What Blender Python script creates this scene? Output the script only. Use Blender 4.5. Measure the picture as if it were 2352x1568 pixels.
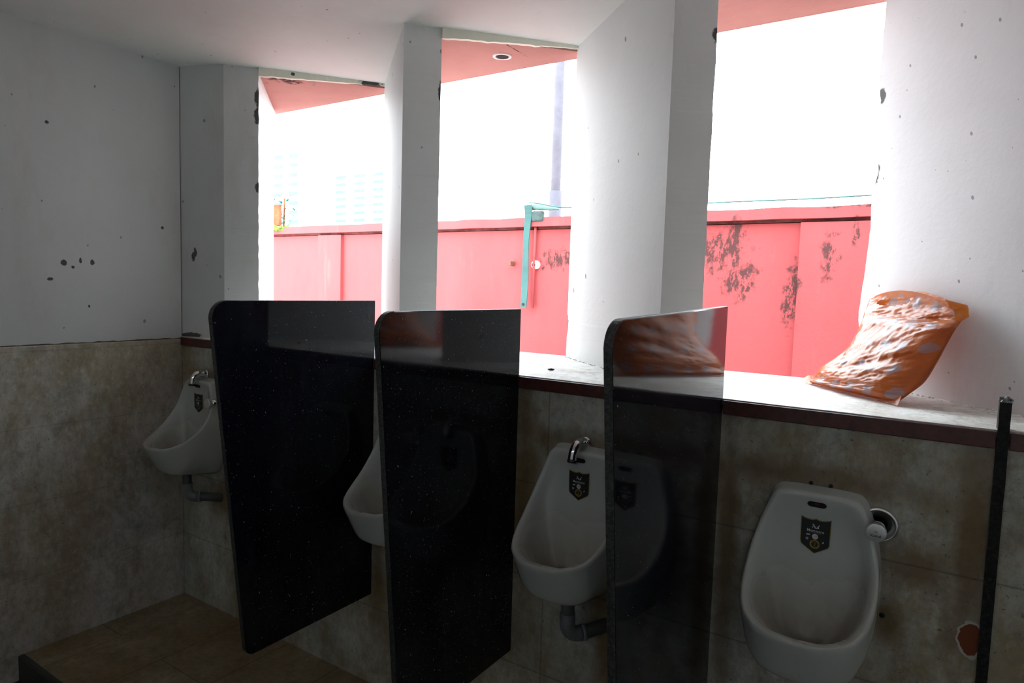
import bpy, bmesh, math, random
from mathutils import Vector, Matrix, noise
from mathutils.bvhtree import BVHTree

for o in list(bpy.data.objects): bpy.data.objects.remove(o, do_unlink=True)
sc = bpy.context.scene
COL = sc.collection
R = math.radians
random.seed(4)

# ------------------------------------------------------------------ camera
cam = bpy.data.cameras.new('camera'); co = bpy.data.objects.new('camera', cam); COL.objects.link(co)
cam.sensor_fit = 'HORIZONTAL'; cam.sensor_width = 36.0; cam.lens = 1532.03/2352*36.0
cam.clip_start = 0.02; cam.clip_end = 400
M3 = Matrix(((0.83395555, -0.06881434, 0.54752419), (0.55101666, 0.04993846, -0.83299867), (0.02997974, 0.99637881, 0.07956431)))
mw = M3.to_4x4(); mw.translation = Vector((0, 0, 1.5)); co.matrix_world = mw
sc.camera = co

# ------------------------------------------------------------------ world and exposure
world = bpy.data.worlds.new('overcast'); sc.world = world; world.use_nodes = True
wn = world.node_tree; wn.nodes.clear()
wo = wn.nodes.new('ShaderNodeOutputWorld'); wb = wn.nodes.new('ShaderNodeBackground')
tc = wn.nodes.new('ShaderNodeTexCoord'); sp = wn.nodes.new('ShaderNodeSeparateXYZ'); rp = wn.nodes.new('ShaderNodeValToRGB')
wn.links.new(tc.outputs['Generated'], sp.inputs[0]); wn.links.new(sp.outputs[2], rp.inputs[0])
rp.color_ramp.elements[0].position = 0.0; rp.color_ramp.elements[0].color = (0.93, 0.97, 1.0, 1)
rp.color_ramp.elements[1].position = 0.7; rp.color_ramp.elements[1].color = (0.80, 0.91, 1.0, 1)
wn.links.new(rp.outputs[0], wb.inputs[0]); wb.inputs[1].default_value = 5.8
wn.links.new(wb.outputs[0], wo.inputs[0])
vs = sc.view_settings; vs.view_transform = 'Standard'; vs.look = 'None'; vs.gamma = 1.0; vs.use_curve_mapping = False
vs.exposure = 1.0
sc.cycles.max_bounces = 10; sc.cycles.diffuse_bounces = 7; sc.cycles.glossy_bounces = 4
sc.cycles.caustics_reflective = False; sc.cycles.caustics_refractive = False

# ------------------------------------------------------------------ material helpers
class NT:
    def __init__(s, name):
        s.m = bpy.data.materials.new(name); s.m.use_nodes = True
        s.t = s.m.node_tree; s.t.nodes.clear()
        s.out = s.t.nodes.new('ShaderNodeOutputMaterial')
        s.b = s.t.nodes.new('ShaderNodeBsdfPrincipled'); s.t.links.new(s.b.outputs[0], s.out.inputs[0])
        s.g = s.t.nodes.new('ShaderNodeNewGeometry').outputs['Position']
    def n(s, k): return s.t.nodes.new(k)
    def set(s, sock, v):
        if isinstance(v, bpy.types.NodeSocket): s.t.links.new(v, sock)
        else:
            try: sock.default_value = v
            except Exception: sock.default_value = (*v, 1)
    def p(s, **k):
        for a, v in k.items(): s.set(s.b.inputs[a.replace('_', ' ')], v)
    def math(s, op, a, b=0.0, clamp=False):
        n = s.n('ShaderNodeMath'); n.operation = op; n.use_clamp = clamp; s.set(n.inputs[0], a); s.set(n.inputs[1], b); return n.outputs[0]
    def noise(s, scale, detail=4, rough=.6, vec=None, dist=0.0):
        n = s.n('ShaderNodeTexNoise'); n.inputs['Scale'].default_value = scale; n.inputs['Detail'].default_value = detail
        n.inputs['Roughness'].default_value = rough; n.inputs['Distortion'].default_value = dist
        s.t.links.new(vec or s.g, n.inputs['Vector']); return n.outputs[0]
    def scaled(s, v, vec=None):
        n = s.n('ShaderNodeMapping'); n.inputs['Scale'].default_value = v; s.t.links.new(vec or s.g, n.inputs[0]); return n.outputs[0]
    def ramp(s, f, *stops):
        n = s.n('ShaderNodeValToRGB'); s.t.links.new(f, n.inputs[0]); e = n.color_ramp.elements
        while len(e) < len(stops): e.new(.5)
        for i, (p, c) in enumerate(stops):
            e[i].position = p; e[i].color = (c, c, c, 1) if isinstance(c, (int, float)) else (*c, 1)
        return n.outputs[0]
    def mix(s, f, a, b, mode='MIX'):
        n = s.n('ShaderNodeMix'); n.data_type = 'RGBA'; n.blend_type = mode
        s.set(n.inputs[0], f); s.set(n.inputs[6], a if isinstance(a, bpy.types.NodeSocket) else (*a, 1)); s.set(n.inputs[7], b if isinstance(b, bpy.types.NodeSocket) else (*b, 1)); return n.outputs[2]
    def blob(s, spots, wob=.3, wscale=60):
        """mask of marks at fixed places on the wall: (x, y, z, rx, ry, rz)"""
        nz = s.math('MULTIPLY', s.math('SUBTRACT', s.noise(wscale, 3), .5), wob*4)
        acc = None
        for q in spots:
            a = s.n('ShaderNodeVectorMath'); a.operation = 'SUBTRACT'; s.t.links.new(s.g, a.inputs[0]); a.inputs[1].default_value = q[:3]
            b = s.n('ShaderNodeVectorMath'); b.operation = 'DIVIDE'; s.t.links.new(a.outputs[0], b.inputs[0]); b.inputs[1].default_value = q[3:]
            c = s.n('ShaderNodeVectorMath'); c.operation = 'LENGTH'; s.t.links.new(b.outputs[0], c.inputs[0])
            v = c.outputs['Value']; acc = v if acc is None else s.math('MINIMUM', acc, v)
        d = s.math('ADD', acc, nz)
        return s.math('SUBTRACT', 1.25, d), d
    def mask(s, v, lo=.0, hi=.25):
        n = s.n('ShaderNodeMapRange'); n.inputs[1].default_value = lo; n.inputs[2].default_value = hi; s.t.links.new(v, n.inputs[0]); return n.outputs[0]
    def bump(s, h, strength=.2, dist=.002):
        n = s.n('ShaderNodeBump'); n.inputs['Strength'].default_value = strength; n.inputs['Distance'].default_value = dist
        s.t.links.new(h, n.inputs['Height']); s.t.links.new(n.outputs[0], s.b.inputs['Normal'])

def skew(k):
    x = k.n('ShaderNodeMapping'); x.inputs['Rotation'].default_value = (.25, .35, .2); k.t.links.new(k.g, x.inputs[0]); return x.outputs[0]
def plaster(name, base, spots=(), specks=.66, fl_scale=26, dirt=(.34, .27, .17), dirtamt=.35):
    k = NT(name)
    c = k.ramp(k.noise(1.6, 5), (.3, tuple(v*.90 for v in base)), (.7, base))
    st = k.ramp(k.noise(2.2, 6, .7, k.scaled((1, 1, .35))), (.56, 0), (.78, 1))
    c = k.mix(k.math('MULTIPLY', st, dirtamt), c, dirt)
    vo = k.n('ShaderNodeTexVoronoi'); vo.inputs['Scale'].default_value = fl_scale; k.t.links.new(k.scaled((1, 1, .62), skew(k)), vo.inputs['Vector'])
    sel = k.n('ShaderNodeSeparateColor'); k.t.links.new(vo.outputs['Color'], sel.inputs[0])
    rad = k.math('MULTIPLY', k.math('MULTIPLY', sel.outputs[0], sel.outputs[0]), .17)
    fk = k.math('MULTIPLY', k.math('LESS_THAN', vo.outputs['Distance'], rad), k.math('GREATER_THAN', sel.outputs[1], specks))
    c = k.mix(k.math('MULTIPLY', fk, .7), c, (.16, .12, .085))
    if spots:
        v, d = k.blob(spots); c = k.mix(k.mask(v), c, (.07, .068, .065))
    k.p(Base_Color=c, Roughness=.62, Specular_IOR_Level=.3)
    k.bump(k.noise(35, 4), .25, .003)
    return k.m

def marble(name, base, yellow, joints=True, hole=None, tw=.62, gloss=.25, dirt=(), axis=0):
    k = NT(name)
    c = k.ramp(k.noise(3.2, 8, .68, dist=.8), (.30, tuple(v*.66 for v in base)), (.5, base), (.72, tuple(min(1, v*1.3) for v in base)))
    vein = k.math('ABSOLUTE', k.math('SUBTRACT', k.noise(4.2, 8, .72, k.scaled((1, 1, .8)), dist=.9), .5))
    c = k.mix(k.math('MULTIPLY', k.ramp(vein, (0, 1), (.010, 0)), .40), c, tuple(v*.42 for v in base))
    ye = k.ramp(k.noise(2.6, 7, .75, k.scaled((1, 1, .45))), (.40, 0), (.60, 1))
    c = k.mix(k.math('MULTIPLY', ye, .72), c, yellow)
    ye2 = k.ramp(k.noise(11, 6, .8, k.scaled((1, 1, .7))), (.50, 0), (.66, 1))
    c = k.mix(k.math('MULTIPLY', ye2, .5), c, tuple(v*.55 for v in yellow))
    stk = k.ramp(k.noise(5.5, 6, .72, k.scaled((1.2, 1.2, .22))), (.50, 0), (.68, 1)); stk2 = k.ramp(k.noise(16, 6, .8), (.42, 0), (.62, 1))
    c = k.mix(k.math('MULTIPLY', k.math('MULTIPLY', stk, stk2), .85 if axis == 0 else .6), c, tuple(v*.62 for v in yellow))
    fm = k.noise(38, 5, .75, k.scaled((1, 1, .8))); c = k.mix(k.ramp(fm, (.36, .45), (.50, 0)), c, tuple(v*.35 for v in base))
    c = k.mix(k.ramp(fm, (.56, 0), (.72, .35)), c, tuple(min(1, v*1.35) for v in base))
    sk = k.ramp(k.noise(75, 3, .6), (.68, 0), (.71, 1)); c = k.mix(k.math('MULTIPLY', sk, .65), c, (.03, .026, .020))
    if dirt:
        v, d = k.blob(dirt, .45, 9); c = k.mix(k.math('MULTIPLY', k.mask(v, 0, .9), .78), c, (.13, .080, .028))
    if joints:
        xyz = k.n('ShaderNodeSeparateXYZ'); k.t.links.new(k.g, xyz.inputs[0])
        fz = k.math('FRACT', k.math('ADD', k.math('DIVIDE', xyz.outputs[2], .3), .0))
        dz = k.math('MINIMUM', fz, k.math('SUBTRACT', 1, fz))
        fx = k.math('FRACT', k.math('ADD', k.math('DIVIDE', xyz.outputs[axis], tw), .27)); dx = k.math('MINIMUM', fx, k.math('SUBTRACT', 1, fx))
        j = k.math('MINIMUM', k.math('MULTIPLY', dz, .3), k.math('MULTIPLY', dx, tw))
        c = k.mix(k.ramp(j, (.0006, .5 if axis == 0 else .22), (.0018, 0)), c, (.03, .024, .016))
    if hole:
        v, d = k.blob(hole, .22, 45); c = k.mix(k.mask(v, 0, .05), c, (.42, .40, .36)); c = k.mix(k.mask(k.math('SUBTRACT', v, .22), 0, .05), c, (.16, .040, .014))
    k.p(Base_Color=c, Roughness=k.ramp(k.noise(6, 4), (.3, gloss), (.7, gloss+.3)), Specular_IOR_Level=.4)
    k.bump(k.noise(9, 5), .12, .004)
    return k.m

def simple(name, col, rough=.5, metal=0.0, var=.12, scale=12, spec=.5):
    k = NT(name); c = k.ramp(k.noise(scale, 4), (.3, tuple(v*(1-var) for v in col)), (.7, tuple(min(1, v*(1+var)) for v in col)))
    k.p(Base_Color=c, Roughness=rough, Metallic=metal, Specular_IOR_Level=spec); return k.m

M = {}
# white plaster with marks where the photo shows them
M['plaster_left'] = plaster('white plaster left', (.56, .58, .57), [(-2.98, 1.203, 2.088, .02, .006, .005), (-2.98, 1.653, 1.723, .02, .006, .006), (-2.98, 1.252, 1.548, .02, .010, .010),
    (-2.98, 1.201, 1.482, .02, .010, .006), (-2.98, 1.285, 1.532, .02, .006, .005), (-2.98, 1.313, 1.56, .02, .005, .010), (-2.98, 1.358, 1.555, .02, .007, .010), (-2.98, 1.342, 1.373, .02, .004, .005)], .80)
M['plaster'] = plaster('white plaster', (.66, .68, .67), (), .72)
M['plaster_pier0'] = plaster('white plaster corner pier', (.60, .63, .62), [(-2.672, 1.93, 2.32, .016, .02, .035), (-2.672, 1.93, 2.24, .017, .02, .035), (-2.672, 1.93, 1.92, .012, .02, .022),
    (-2.93, 1.75, 1.238, .05, .05, .012), (-2.92, 1.75, 1.60, .009, .03, .022), (-2.91, 1.75, 1.62, .008, .03, .02)], .76)
M['plaster_pier'] = plaster('white plaster pier', (.72, .74, .73), [(-1.645, 1.975, 2.22, .011, .016, .035), (-1.645, 1.975, 1.28, .012, .014, .03), (-1.300, 2.380, 1.36, .015, .018, .035),
    (-.613, 1.963, 2.24, .014, .018, .022), (-.613, 1.963, 2.12, .005, .008, .03)], .74)
M['plaster_pier3'] = plaster('white plaster right pier', (.70, .70, .71), [(-.225, 2.37, 2.12, .010, .03, .02), (-.23, 2.37, 1.89, .012, .03, .03), (.10, 2.02, 1.86, .004, .02, .005), (.02, 2.1, 1.75, .004, .02, .006)], .50, 42, (.30, .26, .22), .5)
M['ceiling'] = plaster('white ceiling paint', (.76, .78, .75), (), .80, dirtamt=.12)
M['header'] = plaster('broken header plaster', (.84, .84, .72), [(-2.33, 2.29, 2.44, .06, .06, .03), (-2.58, 2.045, 2.44, .010, .012, .008)], .70)
M['marble_wall'] = marble('stained grey marble', (.47, .50, .46), (.26, .19, .075), hole=[(.083, 1.737, .764, .022, .05, .034)],
    dirt=[(-2.66, 1.737, .53, .10, .1, .10), (-2.72, 1.737, 1.07, .2, .1, .03), (-.30, 1.737, 1.06, .30, .1, .05), (-.90, 1.737, 1.05, .25, .1, .05), (-.77, 1.737, .50, .07, .1, .30), (-1.08, 1.737, .9, .05, .1, .4), (-.04, 1.737, .9, .10, .1, .06),
          (-1.70, 1.737, .45, .05, .1, .3), (-.08, 1.737, .76, .04, .1, .06), (.07, 1.737, .95, .04, .1, .3), (-.45, 1.737, .85, .03, .1, .5)], tw=3.7)
M['marble_left'] = marble('pale veined marble', (.58, .59, .56), (.30, .235, .12), gloss=.42, tw=1.22, axis=1)
M['floor'] = marble('stained beige floor tile', (.26, .22, .14), (.15, .085, .028), joints=False, gloss=.35)
M['floor_low'] = simple('dark floor tile', (.03, .035, .032), .35)
M['step_edge'] = simple('green grey granite edging', (.035, .042, .036), .4)

k = NT('polished black granite')
sp1 = k.ramp(k.noise(330, 2, .5), (.70, 0), (.76, 1))
c = k.mix(sp1, (.0050, .0062, .0105), (.13, .15, .19))
sp2 = k.ramp(k.noise(150, 2, .5), (.735, 0), (.755, 1)); c = k.mix(sp2, c, (.22, .25, .30))
sm = k.ramp(k.noise(5, 6, .7, k.scaled((1, 1, .3))), (.5, 0), (.85, 1))
c = k.mix(k.math('MULTIPLY', sm, .06), c, (.16, .17, .19))
k.p(Base_Color=c, Roughness=k.ramp(k.noise(4, 5, .7, k.scaled((1, 1, .3))), (.35, .045), (.8, .13)), Specular_IOR_Level=.28)
M['granite'] = k.m
k = NT('rough sawn granite edge')
c = k.ramp(k.noise(140, 4, .7), (.42, (.008, .010, .009)), (.72, (.075, .082, .078)))
k.p(Base_Color=c, Roughness=.55); k.bump(k.noise(160, 3), .6, .002); M['granite_edge'] = k.m
k = NT('dark sawn granite'); c = k.ramp(k.noise(140, 4, .7), (.45, (.008, .010, .008)), (.75, (.035, .040, .036))); k.p(Base_Color=c, Roughness=.6, Specular_IOR_Level=.15); M['granite_sawn'] = k.m
k = NT('broken granite'); c = k.ramp(k.noise(90, 3), (.4, (.02, .02, .02)), (.62, (.35, .36, .37))); k.p(Base_Color=c, Roughness=.3); k.bump(k.noise(70, 3), .8, .004); M['granite_broken'] = k.m
M['maroon'] = simple('maroon granite', (.075, .022, .020), .28, var=.4, scale=60)
M['sill'] = marble('worn pale sill stone', (.74, .74, .70), (.50, .46, .38), joints=False, gloss=.45)

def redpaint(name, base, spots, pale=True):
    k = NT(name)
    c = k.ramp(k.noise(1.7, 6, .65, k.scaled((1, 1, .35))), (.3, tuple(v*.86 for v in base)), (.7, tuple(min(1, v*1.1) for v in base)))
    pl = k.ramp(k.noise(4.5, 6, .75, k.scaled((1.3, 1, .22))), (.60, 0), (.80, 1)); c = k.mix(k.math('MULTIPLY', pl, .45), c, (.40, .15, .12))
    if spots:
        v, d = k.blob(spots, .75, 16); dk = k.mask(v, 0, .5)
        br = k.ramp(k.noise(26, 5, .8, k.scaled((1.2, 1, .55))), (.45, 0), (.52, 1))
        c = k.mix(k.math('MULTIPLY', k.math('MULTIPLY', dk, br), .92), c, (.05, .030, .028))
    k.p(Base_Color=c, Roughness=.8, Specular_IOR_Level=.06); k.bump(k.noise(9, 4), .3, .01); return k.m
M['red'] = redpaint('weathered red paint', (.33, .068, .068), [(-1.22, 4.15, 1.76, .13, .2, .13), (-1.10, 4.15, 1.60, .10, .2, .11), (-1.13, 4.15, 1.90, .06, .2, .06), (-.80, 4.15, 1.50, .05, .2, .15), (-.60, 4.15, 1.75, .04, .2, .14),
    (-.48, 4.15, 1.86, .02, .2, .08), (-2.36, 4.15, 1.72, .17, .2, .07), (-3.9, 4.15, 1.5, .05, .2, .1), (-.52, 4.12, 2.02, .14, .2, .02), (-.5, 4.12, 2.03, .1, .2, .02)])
M['red_soffit'] = redpaint('red soffit paint', (.50, .25, .22), [(-2.62, 2.03, 2.43, .10, .10, .03), (-1.5, 2.2, 2.43, .004, .1, .02)])

k = NT('glazed white ceramic')
tco = k.n('ShaderNodeTexCoord').outputs['Object']
xyz = k.n('ShaderNodeSeparateXYZ'); k.t.links.new(tco, xyz.inputs[0])
base = k.ramp(k.noise(3, 3, .5, tco), (.3, (.43, .47, .44)), (.7, (.47, .51, .48)))
M_cer = k
inn = k.n('ShaderNodeAttribute'); inn.attribute_name = 'grime'
gr = k.math('MULTIPLY', inn.outputs['Fac'], k.ramp(k.noise(6, 6, .7, k.scaled((1, 1, .5), tco)), (.30, .35), (.70, 1)))
c = k.mix(k.math('MULTIPLY', gr, .72), base, (.22, .16, .095))
sk = k.ramp(k.noise(45, 3, .6, tco), (.74, 0), (.76, 1)); c = k.mix(k.math('MULTIPLY', sk, .6), c, (.08, .06, .04))
k.p(Base_Color=c, Roughness=k.ramp(gr, (0, .12), (.6, .45)), Specular_IOR_Level=.5)
M['ceramic'] = k.m
M['pvc'] = simple('grey plastic pipe', (.15, .165, .17), .45, var=.1)
M['pvc_dark'] = simple('dark grey plastic pipe', (.085, .095, .09), .5, var=.15)
M['chrome'] = simple('chrome', (.80, .82, .82), .07, 1.0, var=.03)
M['chrome_dull'] = simple('worn chrome', (.78, .80, .80), .24, 1.0, var=.05)
M['satin'] = simple('satin chrome cap', (.62, .66, .64), .32, .7, var=.05)
M['black_plastic'] = simple('black plastic', (.012, .012, .014), .15, var=.1)
M['red_led'] = simple('dark red lens', (.25, .02, .02), .2)
M['stk_black'] = simple('black label', (.008, .010, .011), .35, var=.1)
M['stk_gold'] = simple('gold foil', (.30, .20, .045), .35, .35, var=.3, scale=300)
M['stk_white'] = simple('white print', (.55, .57, .58), .4, var=.05)
M['rust'] = simple('rusty iron', (.16, .07, .03), .8, var=.5)
M['steel_pole'] = simple('grey painted pole', (.09, .085, .10), .7, var=.12, spec=.1)
M['teal'] = simple('teal paint', (.05, .115, .108), .7, var=.2, scale=5, spec=.1)
M['teal_pale'] = simple('pale green plastic', (.13, .23, .20), .6, var=.2, spec=.1)
M['greengrey'] = simple('dark grey green cement', (.05, .07, .065), .8, var=.4, scale=25, spec=.05)
M['joint_dark'] = simple('dark red joint', (.09, .03, .028), .9, var=.5, scale=14, spec=.02)
M['moss'] = simple('moss', (.12, .18, .04), .9, var=.5, scale=60, spec=.05)
M['leaf'] = simple('green leaf', (.01, .17, .13), .5, var=.4, scale=20, spec=.05)
M['brown'] = simple('rusty brown post', (.14, .06, .03), .7, var=.3, spec=.05)
M['white_plastic'] = simple('white plastic', (.65, .65, .63), .4, var=.05)
M['dark'] = simple('dark cavity', (.01, .01, .01), .8)
M['asphalt'] = simple('wet concrete ground', (.40, .39, .36), .8, var=.25, scale=3)
k = NT('pale concrete facade'); k.p(Base_Color=k.ramp(k.noise(.4, 3), (.3, (.80, .84, .86)), (.7, (.88, .90, .92))), Roughness=.8); M['facade'] = k.m
M['tower_glass'] = simple('bluish window glass', (.10, .165, .17), .7, var=.15, scale=1, spec=.05)

# orange bag film: dots, sheen, light passing through
k = NT('orange plastic bag')
uv = k.n('ShaderNodeUVMap').outputs[0]
vm = k.scaled((15.5, 15.5, 1), uv)
sx = k.n('ShaderNodeSeparateXYZ'); k.t.links.new(vm, sx.inputs[0])
row = k.math('FLOOR', sx.outputs[1]); off = k.math('ADD', k.math('FRACT', k.math('MULTIPLY', row, .5)), .18)
fx = k.math('SUBTRACT', k.math('FRACT', k.math('ADD', sx.outputs[0], off)), .5); fy = k.math('SUBTRACT', k.math('FRACT', sx.outputs[1]), .5)
dd = k.math('SQRT', k.math('ADD', k.math('MULTIPLY', fx, fx), k.math('MULTIPLY', k.math('MULTIPLY', fy, fy), .9)))
dd = k.math('ADD', dd, k.math('MULTIPLY', k.math('SUBTRACT', k.noise(90, 3), .5), .12))
dot = k.ramp(dd, (.215, 1), (.245, 0))
org = k.ramp(k.noise(14, 4), (.3, (.40, .105, .018)), (.7, (.56, .165, .034)))
c = k.mix(k.math('MULTIPLY', dot, .85), org, (.27, .27, .30))
k.p(Base_Color=c, Roughness=.27, Specular_IOR_Level=.7)
k.bump(k.noise(30, 4, .6, k.scaled((1, 1, 2.0)), .5), .35, .006)
tr = k.n('ShaderNodeBsdfTranslucent'); k.set(tr.inputs[0], (.85, .26, .03, 1))
mx = k.n('ShaderNodeMixShader'); mx.inputs[0].default_value = .28
k.t.links.new(k.b.outputs[0], mx.inputs[1]); k.t.links.new(tr.outputs[0], mx.inputs[2]); k.t.links.new(mx.outputs[0], k.out.inputs[0])
M['bag'] = k.m

# ------------------------------------------------------------------ mesh helpers
def link(name, bm, mats, parent=None, smooth=False):
    me = bpy.data.meshes.new(name); bmesh.ops.recalc_face_normals(bm, faces=bm.faces); bm.to_mesh(me); bm.free()
    for m in (mats if isinstance(mats, (list, tuple)) else [mats]): me.materials.append(m)
    o = bpy.data.objects.new(name, me); COL.objects.link(o)
    if smooth:
        for p in me.polygons: p.use_smooth = True
    if parent: o.parent = parent
    return o
def tag(o, label, cat, group=None):
    o['label'] = label; o['category'] = cat
    if group: o['group'] = group
    return o
def struct(o, label=None): 
    o['kind'] = 'structure'
    if label: o['label'] = label
    return o
def empty(name, loc, label, cat, group=None):
    o = bpy.data.objects.new(name, None); COL.objects.link(o); o.location = loc; o.empty_display_size = .05; return tag(o, label, cat, group)
def box(bm, a, b):
    v = [bm.verts.new((x, y, z)) for z in (a[2], b[2]) for y in (a[1], b[1]) for x in (a[0], b[0])]
    for f in ((0, 2, 3, 1), (4, 5, 7, 6), (0, 1, 5, 4), (2, 6, 7, 3), (0, 4, 6, 2), (1, 3, 7, 5)): bm.faces.new([v[i] for i in f])
    return bm
def nbox(a, b): return box(bmesh.new(), a, b)
def bevel(o, w=.003, seg=2, ang=40):
    m = o.modifiers.new('b', 'BEVEL'); m.width = w; m.segments = seg; m.limit_method = 'ANGLE'; m.angle_limit = R(ang); return o
def prism(bm, poly, z0, z1, n=1, jit=None):
    rings = []
    for i in range(n+1):
        z = z0+(z1-z0)*i/n; ring = []
        for j, (x, y) in enumerate(poly):
            dx, dy = jit(j, z) if jit else (0, 0)
            ring.append(bm.verts.new((x+dx, y+dy, z)))
        rings.append(ring)
    m = len(poly)
    for i in range(n):
        for j in range(m): bm.faces.new((rings[i][j], rings[i][(j+1) % m], rings[i+1][(j+1) % m], rings[i+1][j]))
    bm.faces.new(rings[0][::-1]); bm.faces.new(rings[-1]); return bm
def tube(bm, pts, rad, seg=16, caps=True, res=1):
    pts = [Vector(p) for p in pts]
    if res > 1:                                     # Catmull-Rom smoothing
        P = [pts[0]*2-pts[1]]+pts+[pts[-1]*2-pts[-2]]; q = []
        for i in range(1, len(P)-2):
            for s in range(res):
                t = s/res; a, b, c, d = P[i-1:i+3]
                q.append(.5*((2*b)+(c-a)*t+(2*a-5*b+4*c-d)*t*t+(3*b-a-3*c+d)*t**3))
        q.append(pts[-1]); pts = q
    rs = rad if isinstance(rad, (list, tuple)) else [rad]*len(pts)
    if len(rs) != len(pts): rs = [rs[min(len(rs)-1, int(i*len(rs)/len(pts)))] for i in range(len(pts))]
    rings = []; up = None
    for i, p in enumerate(pts):
        d = (pts[min(i+1, len(pts)-1)]-pts[max(i-1, 0)]).normalized()
        if up is None: up = d.orthogonal().normalized()
        u = (up-d*up.dot(d)).normalized(); up = u; w = d.cross(u)
        rings.append([bm.verts.new(p+(u*math.cos(2*math.pi*k/seg)+w*math.sin(2*math.pi*k/seg))*rs[i]) for k in range(seg)])
    for a, b in zip(rings, rings[1:]):
        for k in range(seg): bm.faces.new((a[k], a[(k+1) % seg], b[(k+1) % seg], b[k]))
    if caps: bm.faces.new(rings[0][::-1]); bm.faces.new(rings[-1])
    return bm
def ntube(*a, **k): return tube(bmesh.new(), *a, **k)

# ------------------------------------------------------------------ room shell
CE = 2.45; YW = 1.737; ZL = 1.232; XL = -2.98; XR = 2.6; YB = -1.7
o = link('ceiling', nbox((XL-.15, YB-.15, CE), (XR+.15, 2.44, CE+.15)), M['ceiling']); struct(o)
wl = link('wall_left', nbox((XL-.15, YB-.15, 1.222), (XL, YW, CE)), M['plaster_left']); struct(wl)
def wav(bm, amp=.0015):
    for v in bm.verts: v.co += Vector((0, 0, 0))
    return bm
o = link('marble_cladding', nbox((XL-.15, YB-.15, -.12), (XL+.008, YW, 1.221)), M['marble_left'], wl); struct(o); bevel(o, .004)
o['label'] = 'pale veined marble lower half of the left wall'
bm = bmesh.new()      # dark wavy strip in place of the shaded gap between left plaster and marble
prev = None
for i in range(171):
    y = YB+(YW-YB)*i/170; t_ = 1.2255+.0035*noise.noise(Vector((y*25, 0, 0)))+.002*noise.noise(Vector((y*80, 0, 0)))
    ring = [bm.verts.new((XL-.002, y, 1.2205)), bm.verts.new((XL+.0045, y, 1.2205)), bm.verts.new((XL+.002, y, t_)), bm.verts.new((XL-.002, y, t_))]
    if prev:
        for q in range(4): bm.faces.new((prev[q], prev[(q+1) % 4], ring[(q+1) % 4], ring[q]))
    else: bm.faces.new(ring)
    prev = ring
bm.faces.new(prev[::-1])
o = link('trim_7', bm, simple('dark gap strip', (.07, .055, .04), .9, var=.5, scale=30)); struct(o)
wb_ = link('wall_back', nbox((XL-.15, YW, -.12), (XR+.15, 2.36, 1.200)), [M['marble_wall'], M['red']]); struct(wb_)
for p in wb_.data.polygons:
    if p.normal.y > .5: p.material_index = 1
o = link('wall_right', nbox((XR, YB-.15, -.12), (XR+.15, YW, CE)), M['plaster']); struct(o)
bm = bmesh.new()      # rear wall; two high openings added out of view to let in fill light
for a, b in (((XL, -.12), (XR, 2.05)), ((XL, 2.20), (XR, CE)), ((XL, 2.05), (-1.75, 2.20)), ((-.75, 2.05), (.35, 2.20)), ((1.35, 2.05), (XR, 2.20))):
    box(bm, (a[0], YB-.15, a[1]), (b[0], YB, b[1]))
o = link('wall_front', bm, M['plaster']); struct(o)
# raised platform with stone edging, lower floor
fl = link('floor', nbox((XL, 1.070, -.1), (XR, YW, 0)), M['floor']); struct(fl)
# floor tile joints (grooves of grout between slabs)
k = NT('floor slabs'); 
M['floor'] = marble('stained beige floor slabs', (.34, .29, .19), (.20, .125, .05), joints=False, gloss=.33)
nt = M['floor'].node_tree; bs = [n for n in nt.nodes if n.type == 'BSDF_PRINCIPLED'][0]
geo = [n for n in nt.nodes if n.type == 'NEW_GEOMETRY'][0]
br = nt.nodes.new('ShaderNodeTexBrick'); br.offset = .42; br.inputs['Scale'].default_value = 1; br.inputs['Mortar Size'].default_value = .0022
br.inputs['Brick Width'].default_value = .92; br.inputs['Row Height'].default_value = .30; br.inputs['Color1'].default_value = (1, 1, 1, 1); br.inputs['Color2'].default_value = (.93, .93, .93, 1); br.inputs['Mortar'].default_value = (.45, .42, .38, 1)
mp = nt.nodes.new('ShaderNodeMapping'); mp.inputs['Rotation'].default_value = (0, 0, R(90)); mp.inputs['Location'].default_value = (.06, .11, 0)
nt.links.new(geo.outputs['Position'], mp.inputs[0]); nt.links.new(mp.outputs[0], br.inputs['Vector'])
mm = nt.nodes.new('ShaderNodeMix'); mm.data_type = 'RGBA'; mm.blend_type = 'MULTIPLY'; mm.inputs[0].default_value = 1
src = bs.inputs['Base Color'].links[0].from_socket; nt.links.new(src, mm.inputs[6]); nt.links.new(br.outputs[0], mm.inputs[7]); nt.links.new(mm.outputs[2], bs.inputs['Base Color'])
fl.data.materials[0] = M['floor']
o = link('trim_1', nbox((XL+.008, 1.052, -.1), (XR, 1.076, .003)), M['step_edge']); struct(o); bevel(o, .006)
o = link('floor', nbox((XL, YB, -.24), (XR, 1.07, -.1)), M['floor_low']); struct(o)
# ledge: pale stone top with maroon granite nosing, notched at the broken stub
bm = bmesh.new()
NX = 60
def edge_y(x): return YW-.008
xs = [XL+(XR-XL)*i/200 for i in range(201)]
top = [bm.verts.new((x, YW-.004+.0016*noise.noise(Vector((x*9, 0, 0))), ZL+.0006*noise.noise(Vector((x*7, 3, 0))))) for x in xs]
back = [bm.verts.new((x, 2.378+.002*noise.noise(Vector((x*6, 5, 0))), ZL)) for x in xs]
t2 = [bm.verts.new((x, YW+.001, 1.214)) for x in xs]; b2 = [bm.verts.new((x, 2.378, 1.200)) for x in xs]
for a in range(200):
    bm.faces.new((top[a], top[a+1], back[a+1], back[a])); bm.faces.new((back[a], back[a+1], b2[a+1], b2[a])); bm.faces.new((t2[a], t2[a+1], top[a+1], top[a])); bm.faces.new((b2[a], b2[a+1], t2[a+1], t2[a]))
o = link('trim_2', bm, M['sill']); struct(o)
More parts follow.
